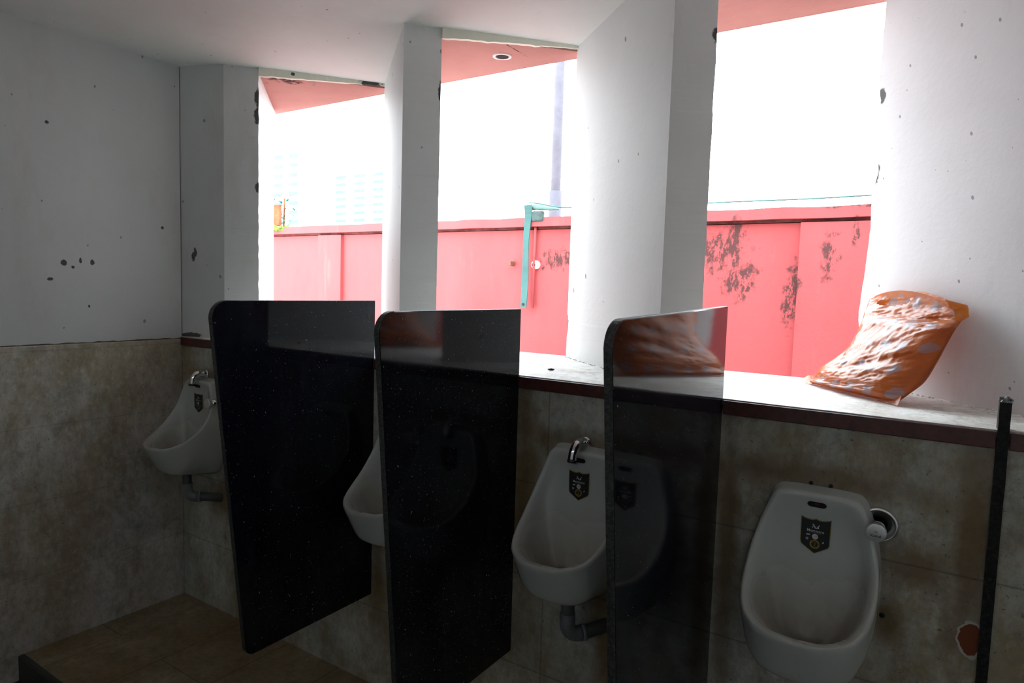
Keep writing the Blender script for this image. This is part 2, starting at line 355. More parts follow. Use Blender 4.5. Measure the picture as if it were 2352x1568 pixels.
for i, (x0, x1) in enumerate(((XL+.008, -1.757), (-1.733, -1.132), (-1.108, -.502), (-.478, .0955), (.119, XR))):
    o = link('trim_3', nbox((x0, YW-.010, 1.192), (x1, YW, ZL-.0035)), M['maroon']); struct(o); bevel(o, .002)

# piers standing on the ledge (slanted fins between the openings)
def jitter(e1, e2, seed, chips=()):
    def f(j, z):
        if j not in (e1, e2): return (0, 0)
        q = noise.noise(Vector((z*9, seed, j*3.1)))*.006+noise.noise(Vector((z*38, seed, j*7)))*.004
        for (je, zc, zr, a) in chips:
            if je == j: q += a*max(0, 1-abs(z-zc)/zr)
        return (q*.7, -q*.7) if j == e1 else (-q*.5, q*.4)
    return f
def pier(P1, P2, P3, P4, mat, seed, chips=()):
    bm = prism(bmesh.new(), [P1, P2, P3, P4], ZL-.004, CE, 90, jitter(0, 2, seed, chips))
    o = link('wall_pier', bm, mat); return struct(o)
# corner pier joined to the left wall
bm = prism(bmesh.new(), [(XL-.15, YW+.005), (XL, YW+.005), (-2.765, 1.816), (-2.675, 1.930), (-3.162, 2.378), (-3.4, 2.378)], ZL-.004, CE, 90,
           lambda j, z: ((-.004*noise.noise(Vector((z*20, 1, 0))), .003*noise.noise(Vector((z*30, 2, 0)))) if j == 3 else (0, 0)))
o = link('wall_pier', bm, M['plaster_pier0']); struct(o)
pier((-2.335, 2.378), (-1.735, 1.862), (-1.650, 1.975), (-2.12, 2.378), M['plaster_pier'], 11)
pier((-1.298, 2.378), (-.705, 1.850), (-.618, 1.962), (-1.08, 2.378), M['plaster_pier'], 23, [(0, 1.36, .05, .02)])
pier((-.234, 2.378), (.385, 1.790), (.475, 1.900), (-.02, 2.378), M['plaster_pier3'], 37, [(0, 1.9, .07, .022), (0, 2.10, .04, .010), (0, 1.45, .22, -.022)])
pier((.81, 2.378), (1.41, 1.86), (1.49, 1.97), (1.03, 2.378), M['plaster_pier'], 41)
pier((1.85, 2.378), (2.45, 1.86), (2.53, 1.97), (2.07, 2.378), M['plaster_pier'], 43)
o = link('wall_pier', nbox((2.53, YW, ZL), (XR+.15, 2.378, CE)), M['plaster_pier']); struct(o)

# red soffit beyond each opening, with the ragged header line of broken plaster
for i, (P3, Q1, bl) in enumerate((((-2.675, 1.930), (-2.335, 2.378), (-3.23, 2.44)), ((-1.650, 1.975), (-1.298, 2.378), (-2.19, 2.44)), ((-.618, 1.962), (-.234, 2.378), (-1.15, 2.44)), ((.475, 1.90), (.81, 2.378), (-.1, 2.44)), ((1.49, 1.97), (1.85, 2.378), (.95, 2.44)))):
    bm = prism(bmesh.new(), [P3, Q1, (Q1[0], 2.44), bl], 2.432, CE)
    o = link('trim_4', bm, M['red_soffit']); struct(o)
    bm = bmesh.new(); a = Vector((*P3, 0)); b = Vector((*Q1, 0)); d = (b-a).normalized(); nrm = Vector((d.y, -d.x, 0))
    n = 40; prev = None
    for s in range(n+1):
        t = s/n; p = a.lerp(b, t); h = .026*(1-t)+.010+.004*noise.noise(Vector((t*14, i*5, 0)))
        ring = [bm.verts.new(p+nrm*w+Vector((0, 0, z))) for w, z in ((.016, CE+.002), (.013+.003*noise.noise(Vector((t*22, i, 1))), CE-h), (-.004, CE-h), (-.004, CE+.002))]
        if prev:
            for q in range(4): bm.faces.new((prev[q], prev[(q+1) % 4], ring[(q+1) % 4], ring[q]))
        else: bm.faces.new(ring)
        prev = ring
    bm.faces.new(prev[::-1]); o = link('trim_5', bm, M['header']); struct(o)
o = link('trim_6', nbox((XL-.3, 2.441, 2.432), (XR+.15, 2.45, CE+.15)), M['red_soffit']); struct(o)

# ------------------------------------------------------------------ granite partitions
def screen(X, prof, label, edge=.012, lean=0, th=.018):
    """prof: outline in (y, z), wall side first; one polished slab with a sawn front edge"""
    bm = bmesh.new(); n = len(prof)
    A = [bm.verts.new((X-th/2+lean*(z-.9), y, z)) for y, z in prof]; B = [bm.verts.new((X+th/2+lean*(z-.9), y, z)) for y, z in prof]
    bm.faces.new(A[::-1]); bm.faces.new(B)
    for i in range(n):
        f = bm.faces.new((A[i], A[(i+1) % n], B[(i+1) % n], B[i])); f.material_index = 1
    o = link('urinal_screen', bm, [M['granite'], M['granite_edge']]); bevel(o, .0025, 2, 50)
    return tag(o, label, 'urinal screen', 'granite screens between the urinals')
def arc(cy, cz, r, a0, a1, n=8): return [(cy+r*math.cos(R(a0+(a1-a0)*i/n)), cz+r*math.sin(R(a0+(a1-a0)*i/n))) for i in range(n+1)]
def outline(ft, fb, zt, zb, ztf=None, rt=.05, rb=.035):
    ztf = ztf or zt
    return [(YW+.001, zb+.003), (YW+.001, zt)]+arc(ft+rt, ztf-rt, rt, 90, 180)+arc(fb+rb, zb+rb, rb, 180, 262)
s1 = screen(-1.745, outline(1.100, 1.205, 1.441, .345), 'whole black granite screen farthest from the camera, its bottom corner in view')
s2 = screen(-1.120, outline(1.125, 1.215, 1.437, .335), 'middle black granite screen, between the half hidden urinal and the one with the spout')
s3 = screen(-.490, outline(1.045, 1.170, 1.470, .345, 1.452), 'nearest black granite screen, reflecting the orange bag, left of the nearest urinal')
# a flaw in the polish of the middle screen
# remnant of a broken fourth slab, seen end on
bm = bmesh.new(); n = 30; rings = []
for i in range(n+1):
    z = .0+1.292*i/n; j = .0012
    a = [(.0965, YW-.011), (.1175, YW-.011), (.1175, YW+.03), (.0965, YW+.03)]
    rings.append([bm.verts.new((x+j*noise.noise(Vector((z*30, q, 1))), y+j*noise.noise(Vector((z*30, q, 5))), z)) for q, (x, y) in enumerate(a)])
for a, b in zip(rings, rings[1:]):
    for q in range(4): bm.faces.new((a[q], a[(q+1) % 4], b[(q+1) % 4], b[q]))
bm.faces.new(rings[0][::-1]); bm.faces.new(rings[-1])
st = link('broken_granite_slab', bm, M['granite_sawn']); tag(st, 'thin upright remnant of a broken granite screen at the right edge, its jagged tip above the ledge', 'broken screen')
bm = bmesh.new()
random.seed(9)
for q in range(15):
    x = random.uniform(.0975, .1175); y = YW+random.uniform(-.006, .025); z = 1.284+random.uniform(0, .022); s = random.uniform(.003, .0065)
    bmesh.ops.create_icosphere(bm, subdivisions=1, radius=s, matrix=Matrix.Translation((x, y, z)) @ Matrix.Rotation(random.random()*3, 4, 'X') @ Matrix.Diagonal((1, 1, random.uniform(.8, 1.7), 1)))
o = link('broken_tip', bm, M['granite_broken'], st); o['label'] = 'jagged pale grey broken tip'

# ------------------------------------------------------------------ urinals
RIM = [(0, 1.036, .040), (.055, 1.036, .040), (.086, 1.033, .041), (.099, 1.020, .043), (.111, .99, .047), (.125, .95, .054), (.136, .91, .066), (.142, .875, .087), (.1435, .845, .112),
       (.1405, .820, .146), (.133, .798, .182), (.117, .782, .216), (.089, .772, .243), (.056, .766, .258), (0, .764, .263)]
WALL = [(0, 1.046), (.057, 1.046), (.090, 1.043), (.104, 1.030), (.115, 1.0), (.130, .95), (.139, .90), (.143, .85), (.142, .80), (.140, .76), (.134, .72), (.12, .67), (.10, .632), (.06, .614), (0, .611)]
BOT = [None]*8+[(.144, .805, .085), (.141, .765, .118), (.129, .715, .148), (.108, .667, .168), (.081, .649, .184), (.046, .642, .195), (0, .641, .198)]
def lerp(a, b, t): return a+(b-a)*t
def urinal_mesh():
    half = len(RIM); rings = []
    def full(pts):                                  # mirror the half loop
        return [(w, z, d) for w, z, d in pts]+[(-w, z, d) for w, z, d in pts[-2:0:-1]]
    back = [(w, z, 0.0) for w, z in WALL]
    bot = [BOT[i] if BOT[i] else tuple(lerp(RIM[i][q], back[i][q], .6) for q in range(3)) for i in range(half)]
    rings.append([(w*.97, z, .0) for w, z, d in back]); rings.append([(w, z, .004) for w, z, d in back])
    rings.append([tuple(lerp(back[i][q], bot[i][q], .9) for q in range(3)) for i in range(half)])
    rings.append([tuple(lerp(bot[i][q], RIM[i][q], .08) for q in range(3)) for i in range(half)])
    rings.append([tuple(lerp(bot[i][q], RIM[i][q], .5) for q in range(3)) for i in range(half)])
    rings.append([tuple(lerp(bot[i][q], RIM[i][q], .93) for q in range(3)) for i in range(half)])
    # the lip, rolled inward
    c = (0, .88, .0)
    def inset(t, dd, dz, s=1):
        out = []
        for i, (w, z, d) in enumerate(RIM):
            u = i/(half-1); low = max(0, (u-.45)/.55)
            nx = w*(1-t*(1.1 if w else 0)); 
            zz = z-(t*.22 if u < .3 else t*.22*max(0, 1-(u-.3)/.25))
            out.append((nx, zz+dz*low, d+dd*(1-low*.0)-low*t*.22))
        return out
    rings.append(inset(.035, .003, .003)); rings.append(inset(.085, .002, .0035)); rings.append([(w, z, d+(.006 if i < 4 else .006*max(0, 1-(i-3)/3))) for i, (w, z, d) in enumerate(inset(.13, -.006, -.001))])
    P0 = [(w, z, d+(.013 if i < 4 else .013*max(0, 1-(i-3)/3))) for i, (w, z, d) in enumerate(inset(.16, -.014, -.010))]; drain = (0, .675, .10)
    def ctrl1(i):
        w, z, d = P0[i]; u = i/(half-1); low = max(0, (u-.5)/.5)
        dd = lerp(.036, .030, min(1, u*4)) if u < .25 else lerp(.030, .045, (u-.25)/.25) if u < .5 else lerp(.045, .205, low**1.1)
        return (w*lerp(.90, .93, low), lerp(z-.012, z-.045, low), min(dd, d-.006))
    def ctrl2(i):
        w, z, d = P0[i]; u = i/(half-1); low = max(0, (u-.5)/.5)
        zz = lerp(.80, .665, min(1, u*1.6)); dd = lerp(.016, .055, min(1, u*1.6)) if u < .62 else lerp(.055, .16, (u-.62)/.38)
        return (w*.62, zz, dd)
    for t in (.12, .25, .4, .55, .7, .84, .94):
        ring = []
        for i in range(half):
            a, b, c2 = P0[i], ctrl1(i), ctrl2(i)
            ring.append(tuple((1-t)**3*a[q]+3*(1-t)**2*t*b[q]+3*(1-t)*t*t*c2[q]+t**3*drain[q] for q in range(3)))
        rings.append(ring)
    bm = bmesh.new(); lay = bm.verts.layers.float.new('grime'); vr = []
    nr = len(rings)
    for k_, ring in enumerate(rings):
        row = []
        for (x, z, d) in full(ring):
            v = bm.verts.new((x, -d, z-.61)); g = 0
            if k_ >= 6: g = max(0, min(1, (.95-z)/.24)); g = g*g*(3-2*g)*(1 if k_ > 8 else .45)
            v[lay] = g; row.append(v)
        vr.append(row)
    m = len(vr[0])
    for a, b in zip(vr, vr[1:]):
        for i in range(m): bm.faces.new((a[i], a[(i+1) % m], b[(i+1) % m], b[i]))
    bm.faces.new(vr[0]); bm.faces.new(vr[-1][::-1])
    bmesh.ops.recalc_face_normals(bm, faces=bm.faces)
    bmesh.ops.subdivide_edges(bm, edges=bm.edges, cuts=1, use_grid_fill=True, smooth=0)
    me = bpy.data.meshes.new('urinal_bowl'); bm.to_mesh(me); bm.free(); me.materials.append(M['ceramic'])
    for p in me.polygons: p.use_smooth = True
    return me
BOWL = urinal_mesh()
_o = bpy.data.objects.new('tmp', BOWL); COL.objects.link(_o); _m = _o.modifiers.new('s', 'SUBSURF'); _m.levels = 1; _m.render_levels = 1
dg = bpy.context.evaluated_depsgraph_get(); BOWL = bpy.data.meshes.new_from_object(_o.evaluated_get(dg), depsgraph=dg, preserve_all_data_layers=True); BOWL.name = 'bowl'
bpy.data.objects.remove(_o, do_unlink=True)
for p in BOWL.polygons: p.use_smooth = True
_b = bmesh.new(); _b.from_mesh(BOWL); TREE = BVHTree.FromBMesh(_b); _b.free()
def onface(x, z, lift):
    h = TREE.ray_cast(Vector((x, -1, z)), Vector((0, 1, 0)))[0]
    return Vector((x, (h.y if h else -.02)-lift, z))
def decal(polys, lift, cuts=0):
    """flat pieces (x, z) laid on the ceramic face"""
    bm = bmesh.new()
    for poly in polys: bm.faces.new([bm.verts.new((x, 0, z)) for x, z in poly])
    bmesh.ops.triangulate(bm, faces=bm.faces)
    for _ in range(cuts): bmesh.ops.subdivide_edges(bm, edges=bm.edges, cuts=1, use_grid_fill=False)
    for v in bm.verts: v.co = onface(v.co.x, v.co.z, lift)
    return bm
def text_bm(s, size, cx, cz, place, bold=0.0):
    cu = bpy.data.curves.new('t', 'FONT'); cu.body = s; cu.size = size; cu.align_x = 'CENTER'; cu.offset = bold; cu.resolution_u = 3
    ob = bpy.data.objects.new('t', cu); COL.objects.link(ob); dg = bpy.context.evaluated_depsgraph_get(); dg.update()
    me = bpy.data.meshes.new_from_object(ob.evaluated_get(dg)); bm = bmesh.new(); bm.from_mesh(me)
    bpy.data.objects.remove(ob, do_unlink=True)
    for v in bm.verts: v.co = place(v.co.x+cx, v.co.y+cz)
    return bm
def disc(cx, cz, r, n=24): return [(cx+r*math.cos(2*math.pi*i/n), cz+r*math.sin(2*math.pi*i/n)) for i in range(n)]
def shield(cx, cz, w, h):
    P = [(-1, 1), (-.72, .925), (-.4, .885), (-.2, .895), (0, .955), (.2, .895), (.4, .885), (.72, .925), (1, 1), (.99, .3), (.97, -.42), (.9, -.56), (.5, -.76), (0, -1), (-.5, -.76), (-.9, -.56), (-.97, -.42), (-.99, .3)]
    return [(cx+x*w, cz+z*h) for x, z in P]
def ringpoly(cx, cz, r0, r1, n=28):
    return [[(cx+r*math.cos(a), cz+r*math.sin(a)) for r, a in ((r0, a0), (r1, a0), (r1, a1), (r0, a1))] for a0, a1 in ((2*math.pi*i/n, 2*math.pi*(i+1)/n) for i in range(n))]
def flatface(x, z, lift):
    return Vector((x, PL[0]+PL[1]*(z-.324)-lift, z))
def add_sticker(root):
    cx, cz, w, h = 0.0, .324, .0335, .044
    global PL, onface
    ya, yb = onface(0, cz+h, 0).y, onface(0, cz-h, 0).y; sl = (ya-yb)/(2*h); c0 = (ya+yb)/2
    dev = min(onface(x, cz+z, 0).y-(c0+sl*z) for x in (-w, -w/2, 0, w/2, w) for z in (-h, -h/2, 0, h/2, h))
    PL = (c0+dev+.0004, sl); keep = onface; onface = flatface
    # concave outline split into convex-ish halves by triangulation
    s = link('label_sticker', decal([shield(cx, cz, w, h)], .0009, 3), M['stk_gold'], root); s['label'] = 'black shield shaped sticker with gold edge'
    e = link('black_field', decal([shield(cx, cz-.0004, w-.0017, h-.0022)], .0014, 3), M['stk_black'], s)
    T = lambda x, z: flatface(x, z, .0022)
    lg = [[(-.0075, .0095), (-.005, .011), (.0015, .0015), (-.0015, .0005)], [(-.0015, .0005), (.0015, .0015), (.008, .0105), (.0085, .008), (.003, .0002)], [(-.0085, .003), (-.006, .0055), (-.0055, .0015), (-.008, .0012)], [(.0035, .0012), (.0068, .005), (.0075, .0015), (.006, .0005)]]
    link('emblem', decal([[(cx+x, cz+.0175+z) for x, z in p] for p in lg], .0022), M['stk_white'], s)
    link('lettering', text_bm('Mettware', .0098, cx, cz+.0085, T, .00006), M['stk_white'], s)
    link('lettering', decal([[(cx-.013, cz+.0058), (cx+.013, cz+.0058), (cx+.013, cz+.0064), (cx-.013, cz+.0064)]], .0022), M['stk_gold'], s)
    link('roundel', decal([disc(cx, cz-.002, .0068)], .0022), M['stk_white'], s)
    link('roundel_mark', decal([[(cx-.0015, cz-.002), (cx-.0005, cz-.0032), (cx+.0045, cz+.0005), (cx+.004, cz+.001), (cx-.0003, cz-.0022), (cx-.001, cz-.0014)]], .0028), M['stk_gold'], s)
    link('icon', decal([[(cx-.0205, cz-.0005), (cx-.012, cz-.0005), (cx-.011, cz+.0022), (cx-.018, cz+.0028)]], .0022), M['stk_white'], s)
    link('icon', decal(ringpoly(cx-.0175, cz-.0095, .0016, .0031, 12), .0022), M['stk_white'], s)
    link('icon', decal([[(cx+.0155, cz-.0155), (cx+.020, cz-.0145), (cx+.0195, cz-.010), (cx+.0172, cz-.0118)]], .0022), M['stk_white'], s)
    link('seal_ring', decal(ringpoly(cx, cz-.0205, .0074, .0112), .0022), M['stk_gold'], s)
    link('numeral', text_bm('2', .0135, cx, cz-.0252, T), M['stk_gold'], s)
    onface = keep
def add_sensor(root):
    pts = [( .0125+.0085*math.cos(a), .4005+.0068*math.sin(a)) for a in [R(-90+180*i/10) for i in range(11)]]+[(-.0125+.0085*math.cos(a), .4005+.0068*math.sin(a)) for a in [R(90+180*i/10) for i in range(11)]]
    o = link('sensor_window', decal([pts], .0016, 1), M['black_plastic'], root); o['label'] = 'black oval sensor window'
    link('sensor_lens', decal([disc(-.002, .4025, .0022, 10), disc(.0025, .4025, .0022, 10)], .0024), M['red_led'], o)
def make_urinal(X, dz, label, sensor=True, sticker=True):
    root = empty('urinal', (X, YW, .61+dz), label, 'urinal', 'wall hung ceramic urinals')
    o = bpy.data.objects.new('bowl', BOWL); COL.objects.link(o); o.parent = root
    if sticker: add_sticker(root)
    if sensor: add_sensor(root)
    return root
UX = (-2.785, -1.545, -.870, -.236)
make_urinal(UX[0], .013, 'small white urinal in the far left corner beside the marble wall')
make_urinal(UX[1], .0, 'white urinal half hidden behind the middle granite screen, only its left rim showing', True, False)
make_urinal(UX[2], .0, 'white urinal with a chrome spout over it, between the middle and nearest granite screens')
make_urinal(UX[3], .0, 'nearest white urinal, right of all the granite screens, black sensor oval at its top')

# drain pipes under the bowls
def drain(X, zt, ex, ez, label):
    root = empty('drain_pipe', (X, YW-.10, zt-.09), label, 'drain pipe', 'grey plastic drain pipes under the urinals')
    L = lambda *p: tuple(p)
    link('spigot', ntube([(0, 0, .112), (0, 0, .07)], .0145), M['chrome'], root, True)
    o = link('upper_pipe', ntube([(0, 0, .082), (0, 0, .030)], .0185, 20), M['pvc_dark'], root, True)
    dx, dy = ex-X, .10; dl = math.hypot(dx, dy); ux, uy = dx/dl, dy/dl
    pts = [(0, 0, .040), (0, 0, .018)]+[((.034*(1-math.cos(R(a))))*ux, (.034*(1-math.cos(R(a))))*uy, .010-.034*math.sin(R(a))) for a in range(0, 91, 15)]+[(.045*ux, .045*uy, -.024)]
    link('elbow', ntube(pts, .0222, 20), M['pvc'], root, True)
    e2 = ez-(zt-.09)
    link('tail_pipe', ntube([(.042*ux, .042*uy, -.024), (.06*ux, .06*uy, -.023), (dl*ux, dl*uy+.004, e2)], .019, 20), M['pvc_dark'], root, True)
    link('collar', ntube([(.044*ux, .044*uy, -.024), (.056*ux, .056*uy, -.024)], .0235, 20), M['pvc'], root, True)
    return root
drain(-2.775, .648, -2.672, .528, 'grey drain pipe under the small urinal in the far left corner')
drain(-.858, .630, -.775, .530, 'grey drain pipe bending into the wall under the urinal with the chrome spout')


# spouts over two urinals
def spout(X, z, label, s=1.0):
    root = empty('spout', (X, YW, z), label, 'tap', 'chrome spouts over the urinals')
    link('spout_tube', ntube([(.004, .0, .004), (.002, -.026, .011), (.000, -.048, .006), (-.003, -.060, -.012), (-.005, -.064, -.036)], [.0138]*5, 18, True, 6), M['chrome'], root, True)
    o = link('spout_base', ntube([(.004, 0, .004), (.004, -.008, .005)], .019, 20), M['chrome'], root, True)
    link('spout_mouth', ntube([(-.005, -.064, -.035), (-.0055, -.065, -.043)], .0142, 20), M['black_plastic'], root, True)
    link('side_knob', ntube([(.002, -.022, .012), (.020, -.023, .012), (.024, -.023, .012)], [.006, .0065, .008], 14), M['chrome'], root, True)
    return root
spout(-.876, 1.050, 'chrome spout curving down over the urinal between the middle and nearest screens')
spout(-2.785, 1.070, 'chrome spout curving down over the small far left urinal')

# push flush valves
def flush(X, z, label, text=True):
    root = empty('flush_valve', (X, YW, z), label, 'flush valve', 'chrome flush valves beside the urinals')
    bm = bmesh.new(); prof = [(.0, .0), (.0405, .0), (.0412, .004), (.0395, .010), (.0362, .0125), (.0335, .0105), (.030, .006), (.017, .005), (.0165, .0)]
    n = 40; rr = [[bm.verts.new((r*math.cos(2*math.pi*i/n), -d, r*math.sin(2*math.pi*i/n))) for i in range(n)] for r, d in prof[1:]]
    for a, b in zip(rr, rr[1:]):
        for i in range(n): bm.faces.new((a[i], a[(i+1) % n], b[(i+1) % n], b[i]))
    bm.faces.new(rr[0])
    link('wall_plate', bm, M['chrome_dull'], root, True)
    link('valve_body', ntube([(0, -.004, 0), (0, -.060, 0)], .0155, 28), M['chrome'], root, True)
    cap = link('push_button', ntube([(0, -.058, 0), (0, -.062, 0), (0, -.074, 0), (0, -.0755, 0)], [.0185, .0205, .0205, .0192], 32), M['satin'], root, True)
    bevel(cap, .001, 2)
    if text:
        P = lambda x, z_: Vector((x, -.0762, z_))
        link('lettering', text_bm('Kamal', .0085, 0, -.0085, P, .0001), M['stk_black'], cap)
        bm = bmesh.new()
        for p in ringpoly(0, .0028, .0017, .0025, 14): bm.faces.new([bm.verts.new(P(*q)) for q in p])
        link('emblem', bm, M['stk_black'], cap)
    return root
flush(-.108, .981, 'round chrome flush valve on the wall right of the nearest urinal')
flush(-.720, .985, 'round chrome flush valve almost hidden behind the nearest granite screen')
flush(-2.662, .962, 'round chrome flush valve right of the small far left urinal', False)

# plugged screw holes above the nearest urinal
for x, lab in ((-.258, 'left dark screw plug in the marble above the nearest urinal'), (-.214, 'right dark screw plug in the marble above the nearest urinal')):
    o = link('screw_plug', ntube([(x, YW+.004, 1.050), (x, YW-.003, 1.050)], .0048, 12), M['dark'], None, True); tag(o, lab, 'screw plug')
o = link('screw_plug', ntube([(-.088, YW+.004, .768), (-.088, YW-.003, .768)], .006, 12), M['dark'], None, True); tag(o, 'dark screw plug low beside the right flank of the nearest urinal', 'screw plug')

# ------------------------------------------------------------------ orange bag leaning on the right pier
rows = [((-.369, 2.230, 1.236), (-.104, 1.948, 1.236)), ((-.340, 2.250, 1.250), (-.078, 1.957, 1.262)), ((-.305, 2.253, 1.290), (-.048, 1.977, 1.296)), ((-.243, 2.242, 1.350), (-.024, 2.010, 1.349)),
        ((-.224, 2.279, 1.425), (.006, 2.034, 1.422)), ((-.221, 2.318, 1.470), (.024, 2.058, 1.455)), ((-.217, 2.328, 1.494), (.029, 2.070, 1.474))]
def crow(vals, t):
    n = len(vals)-1; f_ = min(max(t, 0), 1)*n; i = min(int(f_), n-1); u = f_-i
    a, b, c, d = (Vector(vals[max(0, i-1)]), Vector(vals[i]), Vector(vals[i+1]), Vector(vals[min(n, i+2)]))
    return .5*((2*b)+(c-a)*u+(2*a-5*b+4*c-d)*u*u+(3*b-a-3*c+d)*u**3)
NRM = Vector((-.727, -.686, 0))
NS, NTT = 90, 90
THK = [.0, .055, .078, .072, .045, .022, .010]
def thick(t):
    n = len(THK)-1; f_ = t*n; i = min(int(f_), n-1); u = f_-i; u = u*u*(3-2*u); return THK[i]*(1-u)+THK[i+1]*u
def fold(p, s, t, side):
    w = 0
    q = Vector((s*3+t*1.2, t*11-s*2.2, side*4)); w += noise.noise(q)*.011
    q = Vector((s*9-t*2, t*26-s*7, side*9+3)); r_ = 1-abs(noise.noise(q)); w += (r_-.8)*.007
    q = Vector((s*30, t*48-s*14, side*2+8)); w += noise.noise(q)*.0022
    return w*min(1, 5*s*(1-s)+.15)*min(1, t*5+.1)*min(1, (1-t)*7+.25)
bm = bmesh.new(); uvl = bm.loops.layers.uv.new('UVMap'); grids = []
for side in (1, -1):
    g = []
    for j in range(NTT+1):
        t = j/NTT; L_ = crow([r_[0] for r_ in rows], t); R_ = crow([r_[1] for r_ in rows], t); row = []
        for i in range(NS+1):
            s = i/NS; p = L_.lerp(R_, s)
            top = .042*math.sin(math.pi*min(1, s*1.0))**.8*max(0, (t-.8)/.2)**2; p = p+Vector((0, 0, top))
            e = (max(0, 1-abs(2*s-1)**3.2))**.5
            th = thick(t)*e*(1.0 if side > 0 else .35)*(.85+.3*s)
            th = max(th, .0025*(1 if 0 < i < NS and 0 < j < NTT else 0))
            f2 = fold(p, s, t, side) if (0 < i < NS and 0 < j < NTT) else 0
            lip = 0
            if t > .93 and side > 0: lip = .012*math.sin(math.pi*s)*(t-.93)/.07
            if t > .93 and side < 0: lip = .006*math.sin(math.pi*s)*(t-.93)/.07
            p = p+NRM*side*(th+lip+max(f2, -th*.8) if side > 0 else th+lip)+Vector((0, 0, 0))
            p.z = max(p.z, 1.2345)
            row.append(bm.verts.new(p))
        g.append(row)
    grids.append(g)
VL = [0.0]
for j in range(NTT):
    VL.append(VL[-1]+(grids[0][j+1][60].co-grids[0][j][60].co).length*.8)
for si, g in enumerate(grids):
    for j in range(NTT):
        for i in range(NS):
            s, t = (i+.5)/NS, (j+.5)/NTT
            # slit of the carrying handle, through the front sheet
            if si == 0 and ((s-.33)/.19)**2+((t-.925-.05*(s-.33))/.034)**2 < 1: continue
            f = bm.faces.new((g[j][i], g[j][i+1], g[j+1][i+1], g[j+1][i]))
            for l, (a, b) in zip(f.loops, ((i, j), (i+1, j), (i+1, j+1), (i, j+1))): l[uvl].uv = (a/NS*.36+si*.05, VL[b])
bmesh.ops.remove_doubles(bm, verts=bm.verts, dist=.0004)
me = bpy.data.meshes.new('plastic_bag'); bm.normal_update(); bm.to_mesh(me); bm.free(); me.materials.append(M['bag'])
for p in me.polygons: p.use_smooth = True
bag = bpy.data.objects.new('plastic_bag', me); COL.objects.link(bag)
tag(bag, 'orange plastic bag with grey dots leaning on the right pier, standing on the ledge', 'bag')
# loose flaps at the two bottom corners and the folded top right corner
def flap(name, pts, parent):
    b = bmesh.new(); b.faces.new([b.verts.new(p) for p in pts]); bmesh.ops.triangulate(b, faces=b.faces)
    for _ in range(2): bmesh.ops.subdivide_edges(b, edges=b.edges, cuts=1)
    for v in b.verts: v.co += NRM*noise.noise(v.co*70)*.004; v.co.z = max(v.co.z, 1.2338)
    uvl_ = b.loops.layers.uv.new('UVMap')
    for f in b.faces:
        for l in f.loops: l[uvl_].uv = (.5, .5/7.4*0+.0)
    return link(name, b, M['bag'], parent, True)
flap('bottom_flap', [(-.392, 2.262, 1.2345), (-.345, 2.195, 1.2345), (-.335, 2.205, 1.262), (-.362, 2.245, 1.256)], bag)
flap('bottom_flap', [(-.150, 1.985, 1.2345), (-.098, 1.925, 1.2345), (-.093, 1.940, 1.258), (-.130, 1.985, 1.256)], bag)
flap('top_flap', [(-.02, 2.085, 1.505), (.030, 2.050, 1.492), (.037, 2.058, 1.462), (.012, 2.050, 1.445), (.004, 2.060, 1.475)], bag)

# debris on the ledge
bm = bmesh.new(); bmesh.ops.create_icosphere(bm, subdivisions=2, radius=1, matrix=Matrix.Translation((-1.10, 1.915, ZL+.003)) @ Matrix.Rotation(.5, 4, 'Z') @ Matrix.Diagonal((.012, .006, .0032, 1)))
for v in bm.verts: v.co += v.normal*noise.noise(v.co*200)*.0015
o = link('stone_chip', bm, M['dark']); tag(o, 'small dark chip lying on the white ledge between the middle and nearest screens', 'debris')
random.seed(3); 
bm = bmesh.new()
for (a, b, n) in (((-1.29, 2.365), (-.72, 1.865), 90), ((-.22, 2.36), (.38, 1.79), 90)):
    for i in range(n):
        t = random.random(); x = lerp(a[0], b[0], t)-random.uniform(.004, .014); y = lerp(a[1], b[1], t)-random.uniform(.002, .012); s = random.uniform(.001, .0045)
        bmesh.ops.create_icosphere(bm, subdivisions=1, radius=s, matrix=Matrix.Translation((x, y, ZL+s*.4)) @ Matrix.Diagonal((1, 1, .7, 1)))
o = link('plaster_crumbs', bm, M['plaster_pier']); tag(o, 'crumbs of white plaster along the foot of the piers on the ledge', 'debris'); o['kind'] = 'stuff'

# ------------------------------------------------------------------ recessed lamp hole in the red soffit
root = empty('recessed_lamp', (-1.587, 2.279, 2.432), 'round recessed lamp hole with white rim in the red soffit of the middle opening', 'lamp')
bm = bmesh.new(); n = 32; rr = []
for r_, z in ((.038, 0), (.038, -.003), (.028, -.004), (.026, .0)): rr.append([bm.verts.new((r_*math.cos(2*math.pi*i/n), r_*math.sin(2*math.pi*i/n), z)) for i in range(n)])
for a, b in zip(rr, rr[1:]):
    for i in range(n): bm.faces.new((a[i], a[(i+1) % n], b[(i+1) % n], b[i]))
link('lamp_rim', bm, M['white_plastic'], root, True)
link('lamp_cavity', ntube([(.002, 0, .0), (.002, 0, -.0035)], .0255, 24), M['dark'], root)

